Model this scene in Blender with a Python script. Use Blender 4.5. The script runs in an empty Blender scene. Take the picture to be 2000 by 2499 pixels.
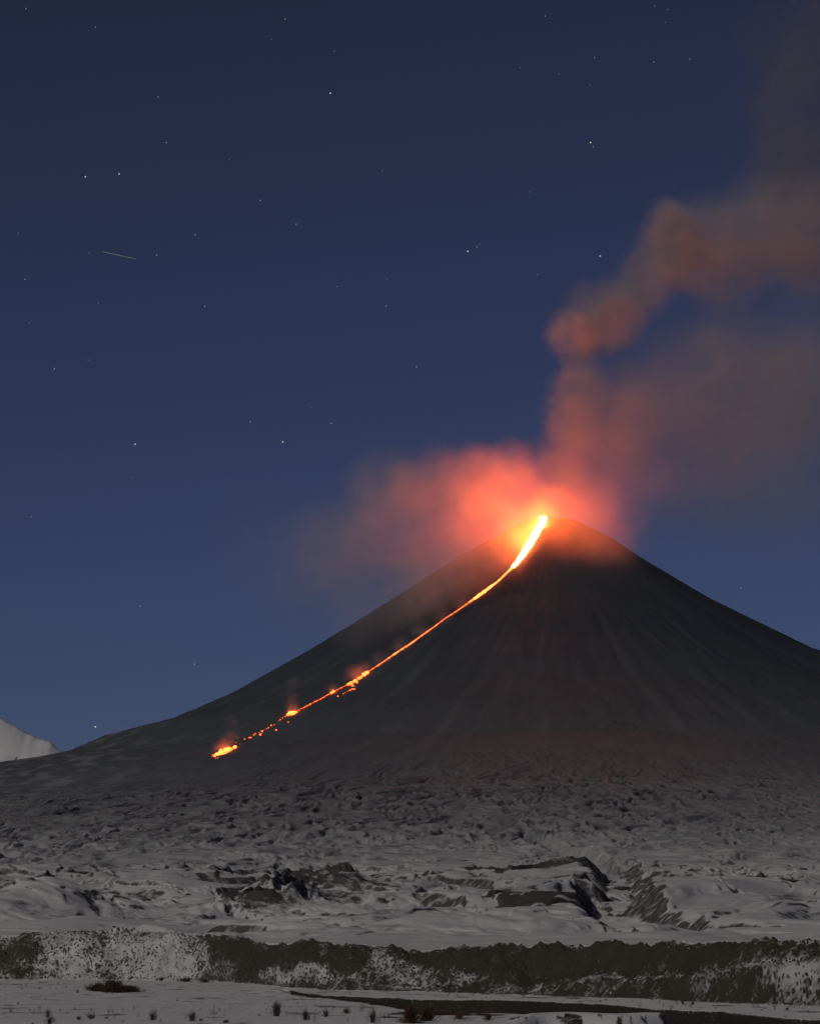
import bpy, bmesh, math, random
import numpy as np
from mathutils import Vector, Matrix

# ------------------------------------------------------------------ camera, sky, moon
sc = bpy.context.scene
F = 7000.0                       # focal length in photograph pixels (2000 x 2499)
CX, CY = 1000.0, 1249.5
HORIZON = 2370.0
TH = math.atan((HORIZON - CY) / F)
CAM_Z = 3.0
D_SUMMIT = 20000.0

cam_data = bpy.data.cameras.new('camera')
cam_data.sensor_fit = 'VERTICAL'
cam_data.sensor_height = 36.0
cam_data.sensor_width = 28.8
cam_data.lens = F / 2499.0 * 36.0
cam_data.clip_start = 0.5
cam_data.clip_end = 400000.0
cam = bpy.data.objects.new('camera', cam_data)
sc.collection.objects.link(cam)
cam.location = (0, 0, CAM_Z)
cam.rotation_euler = (math.radians(90) + TH, 0, 0)
sc.camera = cam

MOON_AZ = math.radians(38)       # to the left of straight behind the camera
MOON_EL = math.radians(27)
MOON_STRENGTH = 0.97
SKY_STRENGTH = 0.0213
moon_pos = Vector((-math.sin(MOON_AZ) * math.cos(MOON_EL), -math.cos(MOON_AZ) * math.cos(MOON_EL), math.sin(MOON_EL)))

world = bpy.data.worlds.new('World')
sc.world = world
world.use_nodes = True
wn = world.node_tree
wn.nodes.clear()
w_out = wn.nodes.new('ShaderNodeOutputWorld')
w_bg = wn.nodes.new('ShaderNodeBackground')
w_sky = wn.nodes.new('ShaderNodeTexSky')
w_sky.sky_type = 'NISHITA'
w_sky.sun_disc = False
w_sky.sun_elevation = MOON_EL
w_sky.sun_rotation = math.atan2(moon_pos.x, moon_pos.y)
w_sky.altitude = 800
w_sky.air_density = 1.0
w_sky.dust_density = 0.0
w_sky.ozone_density = 4.0
w_tint = wn.nodes.new('ShaderNodeMix')
w_tint.data_type = 'RGBA'
w_tint.blend_type = 'MULTIPLY'
w_tint.inputs['Factor'].default_value = 1.0
w_tint.inputs['B'].default_value = (0.60, 0.49, 0.66, 1)
w_tc = wn.nodes.new('ShaderNodeTexCoord')
w_sep = wn.nodes.new('ShaderNodeSeparateXYZ')
wn.links.new(w_tc.outputs['Generated'], w_sep.inputs[0])
w_map = wn.nodes.new('ShaderNodeMapRange')
w_map.inputs['From Min'].default_value = 0.02; w_map.inputs['From Max'].default_value = 0.36
wn.links.new(w_sep.outputs['Z'], w_map.inputs['Value'])
w_grad = wn.nodes.new('ShaderNodeMix'); w_grad.data_type = 'RGBA'
w_grad.inputs['A'].default_value = (0.57, 0.57, 0.90, 1); w_grad.inputs['B'].default_value = (0.62, 0.42, 0.49, 1)
wn.links.new(w_map.outputs['Result'], w_grad.inputs['Factor'])
wn.links.new(w_grad.outputs['Result'], w_tint.inputs['B'])
wn.links.new(w_sky.outputs['Color'], w_tint.inputs['A'])
wn.links.new(w_tint.outputs['Result'], w_bg.inputs['Color'])
w_bg.inputs['Strength'].default_value = SKY_STRENGTH
wn.links.new(w_bg.outputs['Background'], w_out.inputs['Surface'])

moon_data = bpy.data.lights.new('moonlight', 'SUN')
moon_data.energy = MOON_STRENGTH
moon_data.angle = math.radians(0.5)
moon_data.color = (1.0, 0.94, 0.83)
moon = bpy.data.objects.new('moonlight', moon_data)
sc.collection.objects.link(moon)
moon.rotation_euler = moon_pos.to_track_quat('Z', 'Y').to_euler()
moon.location = moon_pos * 100

sc.view_settings.view_transform = 'Standard'
sc.view_settings.look = 'None'
sc.view_settings.exposure = 0.0
sc.view_settings.gamma = 1.0
cy = sc.cycles
cy.use_adaptive_sampling = True
cy.adaptive_threshold = 0.03
cy.adaptive_min_samples = 16
cy.time_limit = 420
cy.use_denoising = True
cy.max_bounces = 4
cy.diffuse_bounces = 2
cy.glossy_bounces = 1
cy.transmission_bounces = 1
cy.volume_bounces = 2
cy.transparent_max_bounces = 16
cy.caustics_reflective = False
cy.caustics_refractive = False
cy.volume_max_steps = 512

C = sc.collection
rng = np.random.default_rng(11)
random.seed(5)

# ------------------------------------------------------------------ helpers
def tag(o, label=None, cat=None, group=None, kind=None):
    if label: o['label'] = label
    if cat: o['category'] = cat
    if group: o['group'] = group
    if kind: o['kind'] = kind
    return o

def link(name, me, mat=None, parent=None):
    o = bpy.data.objects.new(name, me)
    C.objects.link(o)
    if mat is not None:
        me.materials.clear()
        me.materials.append(mat)
    if parent is not None: o.parent = parent
    return o

def mesh_np(name, V, faces4, smooth=True):
    """V (n,3); faces (m,4) or (m,3)"""
    me = bpy.data.meshes.new(name)
    k = faces4.shape[1]
    me.vertices.add(len(V)); me.vertices.foreach_set('co', np.ascontiguousarray(V, dtype=np.float32).ravel())
    me.loops.add(faces4.size); me.loops.foreach_set('vertex_index', np.ascontiguousarray(faces4, dtype=np.int32).ravel())
    me.polygons.add(len(faces4))
    me.polygons.foreach_set('loop_start', np.arange(0, faces4.size, k, dtype=np.int32))
    me.update(calc_edges=True)
    me.polygons.foreach_set('use_smooth', np.full(len(faces4), smooth, dtype=bool))
    return me

def set_attr(me, name, arr):
    a = me.attributes.new(name, 'FLOAT', 'POINT')
    a.data.foreach_set('value', np.ascontiguousarray(arr, dtype=np.float32))

def ray(px, py):
    u = (np.asarray(px, float) - CX) / F; v = (CY - np.asarray(py, float)) / F
    y = math.cos(TH) - v * math.sin(TH)
    z = math.sin(TH) + v * math.cos(TH)
    return u / y, z / y               # x per metre of depth, z per metre of depth

def at(px, py, d):
    a, b = ray(px, py)
    return np.array([a * d, d, CAM_Z + b * d])

def sstep(a, b, x):
    t = np.clip((x - a) / (b - a), 0, 1)
    return t * t * (3 - 2 * t)

# ---- gradient noise
def _hash(ix, iy, seed):
    h = (ix.astype(np.int64) * 374761393 + iy.astype(np.int64) * 668265263 + seed * 974634247) & 0xFFFFFFFF
    h = ((h ^ (h >> 13)) * 1274126177) & 0xFFFFFFFF
    h = (h ^ (h >> 16)) & 0xFFFFFFFF
    return h
_ang = np.linspace(0, 2 * np.pi, 256, endpoint=False)
_gx, _gy = np.cos(_ang).astype(np.float32), np.sin(_ang).astype(np.float32)
def noise(x, y, seed=0):
    x = np.asarray(x); y = np.asarray(y)
    ix = np.floor(x); iy = np.floor(y)
    fx = x - ix; fy = y - iy
    ix = ix.astype(np.int64); iy = iy.astype(np.int64)
    ux = fx * fx * fx * (fx * (fx * 6 - 15) + 10); uy = fy * fy * fy * (fy * (fy * 6 - 15) + 10)
    def g(dx, dy):
        h = _hash(ix + dx, iy + dy, seed) & 255
        return _gx[h] * (fx - dx) + _gy[h] * (fy - dy)
    a = g(0, 0); b = g(1, 0); c = g(0, 1); d = g(1, 1)
    ab = a + (b - a) * ux; cd = c + (d - c) * ux
    return (ab + (cd - ab) * uy) * 1.5
def fbm(x, y, seed=0, octaves=4, gain=0.5, lac=2.03):
    s = 0; amp = 1.0
    for k in range(octaves):
        s = s + amp * noise(x, y, seed + k * 17)
        x = x * lac + 13.7; y = y * lac - 7.1; amp *= gain
    return s
def ridged(x, y, seed=0, octaves=4, gain=0.5):
    s = 0; amp = 1.0
    for k in range(octaves):
        n = 1 - (np.sqrt(noise(x, y, seed + k * 31) ** 2 + 0.012) - 0.04) * 1.6
        s = s + amp * n
        x = x * 2.07 + 5.3; y = y * 2.07 + 1.7; amp *= gain
    return s
def cell(x, y, seed=0):
    """distance to nearest scattered point, and that point's random value"""
    ix = np.floor(x).astype(np.int64); iy = np.floor(y).astype(np.int64)
    best = np.full(np.shape(x), 9.0); val = np.zeros(np.shape(x))
    for dx in (-1, 0, 1):
        for dy in (-1, 0, 1):
            h = _hash(ix + dx, iy + dy, seed)
            px = ix + dx + (h & 1023) / 1023.0; py = iy + dy + ((h >> 10) & 1023) / 1023.0
            r = ((h >> 20) & 1023) / 1023.0
            d = np.hypot(px - x, py - y)
            m = d < best
            best = np.where(m, d, best); val = np.where(m, r, val)
    return best, val

# ------------------------------------------------------------------ the land as a height function
XA = float(at(1341, 1240, D_SUMMIT)[0]); YA = D_SUMMIT
def prof(pts):
    r = []; h = []
    for px, py in pts:
        p = at(px, py, D_SUMMIT)
        r.append(abs(p[0] - XA)); h.append(p[2])
    return np.array(r), np.array(h)
RL, HL = prof([(1341, 1238), (1107, 1368), (1000, 1439), (864, 1527), (740, 1604), (649, 1656), (560, 1707), (498, 1736), (430, 1765), (383, 1788), (300, 1809), (232, 1826), (157, 1860), (100, 1878), (0, 1898), (-300, 1945), (-800, 1970), (-1500, 2040), (-3000, 2160), (-6000, 2330)])
RR, HR = prof([(1341, 1238), (1496, 1321), (1577, 1376), (1739, 1477), (2000, 1612), (2200, 1680), (2500, 1790), (3000, 1920), (4000, 2050), (6000, 2210), (8500, 2330)])
PXM = D_SUMMIT / F
RF = np.array([0, 155, 234, 477, 692, 958, 1341, 2000, 3000, 4000, 5000, 6000, 7000, 9000.]) * PXM
HF = np.array([1135, 1054, 1005, 858, 742, 615, 470, 338, 222, 131, 66, 18, 1.0, 0.0]) * PXM

BANK_PX = np.array([-6000, -1500, -300, 0, 300, 520, 640, 720, 850, 1000, 1300, 1500, 1700, 2000, 2400, 3500, 8000.])
BANK_BASE_Y = np.array([2388, 2389, 2390, 2390, 2391, 2394, 2402, 2412, 2417, 2419, 2428, 2435, 2444, 2455, 2462, 2468, 2470.])
BANK_TOP_Y = np.array([2288, 2288, 2288, 2285, 2274, 2285, 2300, 2304, 2308, 2321, 2308, 2306, 2304, 2300, 2296, 2290, 2290.])
def bank_base(px):
    return 3.0 * F / (np.interp(px, BANK_PX, BANK_BASE_Y) - HORIZON)
def bank_width(px):
    return 20 + 0.022 * bank_base(px)
def bank_top_z(px, jag=1.0):
    d = bank_base(px) + bank_width(px)
    return CAM_Z + (HORIZON - np.interp(px, BANK_PX, BANK_TOP_Y) + jag * (14 * noise(px / 90.0, px * 0 + 2, 7) + 6 * noise(px / 24.0, px * 0 + 5, 8))) / F * d
WALL_PX = np.array([-9000, 500, 690, 760, 850, 1000, 1200, 1300, 1400, 1500, 1590, 1730, 1880, 2000, 2300, 9000.])
WALL_Y = np.array([2415, 2418, 2422, 2426, 2430, 2436, 2438, 2441, 2445, 2452, 2461, 2466, 2481, 2487, 2500, 2500.])
CHAN_W = np.array([20, 20, 20, 28, 50, 95, 95, 92, 85, 70, 62, 60, 60, 60, 60, 60.])
CHAN_DEPTH = np.array([0, 0, 0, 0.8, 1.4, 2.0, 2.0, 2.0, 2.0, 2.0, 2.1, 2.2, 2.2, 2.2, 2.0, 2.0])
def to_px(x, y): return CX + x / y * F * math.cos(TH)

LAVA_PX = [(1328, 1264), (1318, 1284), (1306, 1306), (1292, 1330), (1276, 1354), (1256, 1380), (1238, 1397), (1214, 1420), (1190, 1438), (1166, 1456), (1140, 1474), (1110, 1495), (1085, 1511), (1060, 1530), (1030, 1551), (1000, 1573), (967, 1594), (930, 1620), (893, 1644), (870, 1658), (848, 1672), (812, 1690), (780, 1708), (745, 1726), (714, 1741), (690, 1754), (660, 1774), (635, 1790), (610, 1803), (585, 1814), (565, 1827), (545, 1837), (522, 1845)]
lava_xy = None
GULLY_PX = [(1290, 2030), (1370, 2060), (1440, 2092), (1500, 2110), (1508, 2140), (1490, 2168), (1520, 2195), (1580, 2215), (1650, 2240), (1720, 2252)]
gully_xy = None
bumps = []       # (x, y, rx, ry, h)

def poly_dist(x, y, P):
    best = np.full(np.shape(x), 1e9)
    for (x0, y0), (x1, y1) in zip(P[:-1], P[1:]):
        dx, dy = x1 - x0, y1 - y0
        t = np.clip(((x - x0) * dx + (y - y0) * dy) / (dx * dx + dy * dy), 0, 1)
        best = np.minimum(best, np.hypot(x - x0 - t * dx, y - y0 - t * dy))
    return best

def height_base(x, y):
    dx = x - XA; dy = y - YA
    r = np.hypot(dx, dy) + 1e-6
    c = dx / r
    wl = sstep(0.55, 0.97, -c); wr = sstep(0.55, 0.97, c)
    hl = np.interp(r, RL, HL); hr = np.interp(r, RR, HR); hf = np.interp(r, RF, HF)
    h = wl * hl + wr * hr + (1 - wl - wr) * hf
    rim = 1100 * PXM
    return rim - np.logaddexp(0, (rim - h) / 14.0) * 14.0 - 40 * np.exp(-(r / 110) ** 2)

def terrain(x, y, detail=True):
    """height, snow cover, and the bank parameters for points of the land (y = distance from the camera)"""
    x = np.asarray(x, float); y = np.asarray(y, float)
    px = to_px(x, y)
    dx = x - XA; dy = y - YA
    r = np.hypot(dx, dy) + 1e-6
    ang = np.arctan2(dx, -dy)
    big = height_base(x, y)
    base = bank_base(px); wid = bank_width(px); topz = bank_top_z(px)
    bj = base + 6 * noise(x / 22, y / 60, 91) + 2 * noise(x / 7, y / 15, 92)
    t = (y - bj) / wid
    far = sstep(1500, 5200, y)          # 0 near the bank, 1 on the mountain's apron
    # --- plateau behind the bank, blended into the volcano's profile
    flat_top = bank_top_z(px, 0.0)
    plate = flat_top + (topz - flat_top) * np.exp(-np.maximum(y - base - wid, 0) / 12.0) + (y - base - wid) * 0.0105
    w = sstep(700, 2600, y - base)
    zf = np.maximum(plate * (1 - w) + np.maximum(big, 6) * w, 0)
    # --- hummocks of the snowy foothills
    wx = x + 90 * fbm(x / 420, y / 700, 3, 3); wy = y + 160 * fbm(x / 420 + 9, y / 700, 5, 3)
    hum_w = sstep(80, 900, y - base - wid) * (1 - 0.5 * sstep(5500, 8500, y)) * (1 - sstep(8500, 11500, y))
    sc_ = np.clip(y / 5000, 0.25, 1.0)
    dune = fbm(wx / 520, wy / 900, 21, 2)
    crease = ridged(wx / 260, wy / 620, 31, 3)
    small = fbm(wx / 70, wy / 150, 41, 4)
    hum = (dune * 16 + (crease - 1.2) * 11 + small * 1.5) * sc_
    steepen = fbm(wx / 300 + 4.2, wy / 480, 51, 3)
    hum += 15 * sc_ * sstep(-0.10, 0.16, steepen) - 7 * sc_
    st2 = fbm(wx / 120 + 1.2, wy / 230, 53, 3)
    hum += sc_ * (6.5 * sstep(-0.12, 0.12, st2) + 3.0 * sstep(0.2, 0.34, fbm(wx / 60, wy / 150, 54, 3)) + (ridged(wx / 110, wy / 300, 55, 3) - 1.2) * 2.4)
    rv1 = noise(wx / 430 + 0.35 * wy / 800, wy / 900 - 0.3 * wx / 430, 56) + 0.25 * noise(wx / 120, wy / 260, 60)
    rv2 = noise(wx / 190 - 0.3 * wy / 420 + 7, wy / 430 + 3, 59) + 0.25 * noise(wx / 60, wy / 140, 64)
    rav = np.exp(-(rv1 / 0.075) ** 2); rav2 = np.exp(-(rv2 / 0.085) ** 2)
    patch = sstep(-0.25, 0.25, noise(x / 700 + 3, y / 1300, 68))
    hum -= sc_ * (17 * rav * (0.35 + 0.65 * patch) + 7.5 * rav2 * (1 - 0.6 * patch))
    hum += sc_ * 5 * np.clip(rv1 * 2.2, -1, 1)
    rough = sstep(0.1, 0.5, fbm(x / 500 + 31, y / 1500, 57, 2))
    rgh = ridged(wx / 38, wy / 95, 58, 3)
    # --- flow-banded old lava on the lower cone
    fl_w = sstep(6800, 9300, y) * (1 - sstep(12800, 15800, y + 500 * noise(x / 900, y / 1500, 62)))
    qx = ang * 9000 + 130 * fbm(x / 260, y / 900, 61, 3); qy = r + 420 * fbm(x / 300 + 5, y / 1000, 63, 3)
    flow = ridged(qx / 85, qy / 520, 65, 3) - 1.15
    flow2 = fbm(qx / 34, qy / 190, 67, 3)
    # --- radial furrows on the ash cone
    co_w = sstep(1200, 3000, 20500 - y) * 0 + sstep(300, 2200, r) * (1 - sstep(5200, 7600, r))
    fur = ridged(ang * 11 + 0.15 * fbm(x / 700, y / 700, 71, 2), r / 5200, 73, 4) - 1.15
    zf = zf + hum_w * (hum + rough * (rgh - 1.1) * 3.0 * sc_) + fl_w * (flow * 19 + flow2 * 3.0) + co_w * (fur * 6 + 3 * fbm(x / 120, y / 300, 75, 3))
    for bx, by, rx, ry, bh, kind in bumps:
        q = ((x - bx) / rx) ** 2 + ((y - by) / ry) ** 2
        g = np.exp(-q) if kind != 'scarp' else sstep(1.15, 0.75, q)
        zf = zf + bh * g
        if kind == 'rock': zf = zf + g * (rgh - 1.0) * 9
    gul = 0
    if gully_xy is not None:
        m = (y > 2000) & (y < 12000)
        gd = np.full(np.shape(x), 1e6)
        if m.any():
            gd[m] = poly_dist(x[m] + 14 * noise(x[m] / 60, y[m] / 140, 81), y[m] / 3.0, [(a, b / 3.0) for a, b in gully_xy])
        gul = np.exp(-(gd / 34) ** 2)
        zf = zf - 34 * sstep(62, 16, gd)
    lav = np.zeros(np.shape(x))
    if lava_xy is not None:
        m = y > 12000
        ld = np.full(np.shape(x), 1e6)
        if m.any(): ld[m] = poly_dist(x[m], y[m], lava_xy)
        zf = zf - 7 * np.exp(-(ld / 26) ** 2)
        lav = np.exp(-(ld / 60) ** 2)
    # --- the river plain in front of the bank
    plain = 0.10 * fbm(x / 14, y / 40, 101, 3) + 0.05 * fbm(x / 2.4, y / 5, 103, 3)
    wall_d = 3.0 * F / (np.interp(px, WALL_PX, WALL_Y) - HORIZON)
    wall_d = wall_d + 2.2 * noise(x / 6, y / 30, 105) + 0.7 * noise(x / 1.7, y / 9, 106)
    dep = np.interp(px, WALL_PX, CHAN_DEPTH) * (1 + 0.18 * noise(x / 9, y / 60, 107))
    s = wall_d - y
    cw = np.interp(px, WALL_PX, CHAN_W) * (1 + 0.12 * noise(x / 12, y / 80, 108))
    inch = np.where(s < 0.8, sstep(-0.6, 0.8, s), sstep(1.0, 0.6, s / cw))
    plain = plain - dep * inch
    # snow mound in front of the channel, lower right
    ml = sstep(1195, 1290, px) * sstep(1660, 1590, px)
    mface = 176.0 + 3.0 * noise(x / 5, y * 0, 109) + 5 * sstep(1330, 1215, px) * -1
    mb = y - mface
    mound = ml * sstep(-7.5, 0.8, mb) * sstep(26, 8, mb)
    mtop = ml * (0.42 + 0.12 * noise(x / 4, y / 20, 110))
    plain = plain * (1 - mound) + mound * mtop - (1 - sstep(-9, -0.5, mb)) * sstep(1150, 1260, px) * 1.3
    ml2 = np.exp(-((px - 1770) / 75) ** 2) * sstep(-5, 0.5, y - 168) * sstep(10, 3, y - 168)
    plain = plain + 1.9 * ml2
    mq = mound + ml2
    plain = plain + 0.5 * np.exp(-(((px - 690) / 60) ** 2 + ((y - 395) / 22) ** 2))
    # --- the bank itself
    fb = np.interp(px, [1150, 1353, 1706, 1990, 2600], [0.0, 0.24, 0.54, 0.74, 0.9])
    tb = np.clip(t, 0, 1)
    one = tb ** 0.8 * 0.62 + sstep(0.0, 0.85, tb) * 0.38
    two = np.where(tb < 0.3, fb * (0.35 * np.clip(tb / 0.3, 0, 1) + 0.65 * sstep(0.0, 0.32, tb)), np.where(tb < 0.62, fb + 0.05 * sstep(0.3, 0.62, tb), fb + 0.05 + (0.95 - fb) * sstep(0.55, 0.98, tb)))
    bw = sstep(1180, 1400, px)
    pr = one * (1 - bw) + two * bw
    bz = topz * pr
    inb = sstep(0, 0.12, t) * (1 - sstep(1.05, 1.6, t))
    spur = ridged(x / 30, y / 120, 111, 3) - 1.15
    kk = np.clip(base / 1000, 0.28, 1.1)
    bl, bv = cell(px / 5.6 + 0.8 * noise(px / 20, t * 6, 116), t * 23, 113)
    bl2, bv2 = cell(px / 19.0, t * 7, 114)
    rocks = np.maximum(0, 0.62 - bl) * (0.35 + bv) * 0.9 + np.maximum(0, 0.5 - bl2) * np.where(bv2 > 0.6, 2.2, 0.2)
    k = np.clip(topz / 12, 0.5, 1.2)
    bz = bz + inb * (spur * 2.3 * k * sstep(0, .3, t) * sstep(1.15, .6, t) + (rocks - 0.12) * kk * 0.9 + 0.5 * k * fbm(x / 7, y / 18, 115, 3))
    zn = np.where(t < 0, plain, bz + plain * (1 - np.clip(t * 6, 0, 1)))
    z = np.where(t > 1.0, zf + inb * ((rocks - 0.12) * kk * 0.8 + 0.3 * fbm(x / 7, y / 18, 115, 3)), zn)
    z = np.where((t > 1) & (t < 1.6), z * 1, z)
    if not detail: return z
    return z, dict(px=px, t=t, r=r, ang=ang, lav=lav, gul=gul, rough=rough, rav=rav, rav2=rav2, hum_w=hum_w, fl_w=fl_w, flow=flow, rgh=rgh, steepen=steepen, rocks=rocks, s=s, cw=cw, dep=dep, inch=inch, mq=mq, wx=wx, wy=wy, fb=fb, bw=bw, fur=fur, bl=bl, bv=bv)

def hit(px, py, lo=120.0, hi=22000.0, n=9000):
    """where the line of sight through a pixel first meets the land"""
    d = np.geomspace(lo, hi, n)
    a, b = ray(px, py)
    z = terrain(a * d, d, False)
    below = z >= CAM_Z + b * d
    if not below.any(): return None
    i = int(np.argmax(below))
    if i == 0: return np.array([a * d[0], d[0], z[0]])
    d0, d1 = d[i - 1], d[i]
    f0 = CAM_Z + b * d0 - z[i - 1]; f1 = CAM_Z + b * d1 - z[i]
    tt = f0 / (f0 - f1 + 1e-9)
    dd = d0 + tt * (d1 - d0)
    return np.array([a * dd, dd, float(terrain(np.array([a * dd]), np.array([dd]), False)[0])])

# hand-placed hills: (px, py) of the top, distance, half sizes in metres, height
for px, d, rx, ry, bh, kind in [
    (60, 3000, 85, 300, 34, 'dome'), (760, 3700, 95, 520, 34, 'rock'), (640, 3300, 60, 260, 14, 'rock'), (900, 3900, 70, 300, 16, 'rock'),
    (1250, 3100, 120, 420, 15, 'dome'), (1420, 4900, 80, 300, 24, 'dome'), (1780, 3800, 140, 700, 22, 'dome'), (420, 4700, 55, 300, 20, 'dome'), (1050, 2200, 90, 300, 9, 'dome'), (1650, 2300, 80, 260, 8, 'dome'), (250, 2300, 60, 220, 7, 'dome')]:
    a, b = ray(px, 2200)
    bumps.append((float(a * d), d, rx, ry, bh, kind))
gully_xy = None
_g = [hit(*p) for p in GULLY_PX]
gully_xy = [(p[0], p[1]) for p in _g if p is not None]
gully_xy = sorted(gully_xy, key=lambda p: -p[1])
_l = []
for p in LAVA_PX[2:]:
    q = hit(p[0], p[1], 9000)
    if q is not None: _l.append((q[0], q[1]))
lava_xy = _l

# ------------------------------------------------------------------ land grids: columns fan out from the camera, rows follow the bank
def row_d(s, base_c, wid_c, wall_c):
    if s < 1:
        if s < 0.45:
            lo, hi = 1 / 60.0, 1 / (wall_c - 7)
            return 1 / (lo + (hi - lo) * (s / 0.45) ** 0.75)
        if s < 0.6: return wall_c - 7 + 11 * (s - 0.45) / 0.15
        return 1 / (1 / (wall_c + 4) + (1 / (base_c - 4) - 1 / (wall_c + 4)) * (s - 0.6) / 0.4)
    if s < 2.1:
        return base_c - 4 + (wid_c + 8) * (s - 1) / 1.1 * 1.35
    st = base_c - 4 + (wid_c + 8) * 1.22
    if s < 3: return st * (1600 / st) ** ((s - 2.1) / 0.9)
    if s < 4: return np.full_like(base_c, 1600 * (9000 / 1600) ** (s - 3))
    if s < 5: return np.full_like(base_c, 9000 + 11000 * (1 - (1 - (s - 4)) ** 1.25))
    return np.full_like(base_c, 20000 + 7000 * (s - 5) ** 1.5)

def land(cols, S, sink_last):
    ux = (cols - CX) / (F * math.cos(TH))
    base_c = bank_base(cols); wid_c = bank_width(cols)
    wall_c = 3.0 * F / (np.interp(cols, WALL_PX, WALL_Y) - HORIZON)
    Yg = np.stack([row_d(s, base_c, wid_c, wall_c) for s in S])
    Xg = Yg * ux[None, :]
    nr, nc = Yg.shape
    Zg = np.zeros_like(Yg); info = {}
    CH = 160
    for i in range(0, nr, CH):
        z, inf = terrain(Xg[i:i + CH], Yg[i:i + CH])
        Zg[i:i + CH] = z
        for kk, vv in inf.items():
            info.setdefault(kk, np.zeros(Yg.shape, np.float32))[i:i + CH] = vv
    if sink_last: Zg[-14:] -= np.linspace(0, 1, 14)[:, None] ** 2 * 1.5
    # normals from the grid
    def grid_normals():
        P = np.stack([Xg, Yg, Zg], -1)
        du = np.gradient(P, axis=1); dv = np.gradient(P, axis=0)
        n = np.cross(du, dv)
        n /= np.linalg.norm(n, axis=-1, keepdims=True) + 1e-12
        return n
    Ng = grid_normals()
    slope = 1 - Ng[..., 2]

    # --- snow cover (1 snow, 0 bare ground), and ash on the snow; the foothill mask also holds painted shade
    I = info
    px_, t_, r_ = I['px'], I['t'], I['r']
    n1 = fbm(Xg / 9, Yg / 14, 131, 3); n2 = fbm(Xg / 160, Yg / 420, 133, 4); n3 = fbm(Xg / 45, Yg / 120, 135, 3)
    # foothills
    bare_shade = 0.5 * I['rough'] * sstep(1.1, 1.7, I['rgh'] + 0.6 * n2)
    bare_shade = np.maximum(bare_shade, sstep(0.07, 0.20, slope + 0.05 * n3 + 0.03 * n2) * 0.64 * I['hum_w'])  # steep faces: snow-free rock, plus darkening put in for shaded relief
    bare_shade = np.maximum(bare_shade, 0.6 * I['hum_w'] * np.maximum(I['rav'], 0.8 * I['rav2']) * sstep(-0.1, 0.5, n3 + 0.4 * n2))  # ravines darkened as snow-free ground, partly in place of their shadow
    for bx, by, rx, ry, bh, kind in bumps:
        if kind == 'rock':
            g = np.exp(-(((Xg - bx) / rx) ** 2 + ((Yg - by) / ry) ** 2) * 0.8)
            bare_shade = np.maximum(bare_shade, g * sstep(0.75, 1.25, I['rgh'] * 0.7 + n3 * 0.5 + 0.35))
    for cx_, cd_, wpx, wd in [(1380, 2900, 170, 420), (1240, 3300, 70, 200), (1480, 2500, 80, 160), (1160, 5200, 150, 600), (330, 2600, 70, 160)]:
        q = ((px_ - cx_) / wpx) ** 2 + ((Yg - cd_) / wd) ** 2
        bare_shade = np.maximum(bare_shade, 0.9 * sstep(1.0, 0.5, q * 0.7 + 0.9 * n2 + 0.8 * n3 + 0.25))
    bare_shade = np.maximum(bare_shade, I['gul'] * sstep(0.05, 0.2, slope) * 0.9)
    snow_hill = 1 - np.clip(bare_shade, 0, 1)
    # bank
    def G(cx_, ct, w, h): return np.exp(-((px_ - cx_) / w) ** 2 - ((t_ - ct) / h) ** 2)
    bank_snow = 0.35 * sstep(620, 420, px_) + 0.10 + 0.35 * fbm(px_ / 60, t_ * 3.0, 143, 3)
    for a in [(175, .62, 60, .32), (190, .15, 70, .2), (300, .62, 40, .22), (420, .62, 60, .34), (400, .12, 60, .1), (440, .3, 90, .3), (780, .3, 90, .10), (700, .25, 50, .15), (940, .55, 40, .12), (935, .85, 20, .12), (1010, .25, 80, .28), (1130, .4, 30, .14), (1260, .15, 60, .1), (1905, .3, 60, .35), (1960, .5, 60, .3), (1830, .55, 70, .2)]:
        bank_snow = bank_snow + 0.62 * G(*a)
    bench = I['bw'] * np.exp(-((t_ - 0.42) / 0.14) ** 2) * sstep(1330, 1380, px_)
    bank_snow = bank_snow + 0.42 * bench + 0.25 * np.exp(-((t_ - 1.02) / 0.07) ** 2)
    for a in [(30, .3, 80, .4), (560, .65, 70, .4), (700, .7, 120, .3), (1200, .6, 160, .4), (1500, .85, 300, .2), (90, .55, 40, .2)]:
        bank_snow = bank_snow - 0.3 * G(*a)
    bank_snow = bank_snow - 0.85 * sstep(0.46, 0.26, I['bl']) * sstep(0.35, 0.6, I['bv']) - 0.3 * sstep(0.3, 0.6, I['rocks']) + 0.55 * n1 * 0.35 + 0.3 * fbm(Xg / 2.2, Yg / 3.2, 137, 3)
    bank_snow = np.clip((bank_snow - 0.40) * 1.3 + 0.5, -0.15, 1.15)
    # plain
    pl = fbm(Xg / 5, Yg / 16, 139, 4)
    plain_snow = 1.05 - 0.62 * sstep(0.25, 0.95, pl + 0.2)
    wallm = (I['dep'] > 0.3) * sstep(-0.75, -0.35, I['s']) * (1 - sstep(0.75, 0.95, I['s'] / I['cw'] + 0.12 * n1))
    plain_snow = plain_snow * (1 - wallm) + wallm * 0.16
    soil_patch = np.exp(-((px_ - 1010) / 130) ** 2) * sstep(300, 200, Yg) * 0.45 + np.exp(-((px_ - 1150) / 160) ** 2 - ((Yg - 215) / 25) ** 2) * 0.6 + 0.5 * np.exp(-((px_ - 60) / 120) ** 2 - ((Yg - 680) / 100) ** 2)
    plain_snow = plain_snow * (1 - sstep(0.35, 0.75, soil_patch + 0.35 * pl))
    mound = np.clip(I['mq'], 0, 1)
    mface = np.where(slope > 0.012, 0.30 + 0.75 * sstep(-0.25, 0.25, noise(Xg / 0.6, Yg / 9, 141) + 0.4 * fbm(Xg / .4, Yg / 3, 142, 2) + 0.10), 1.0)
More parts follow.
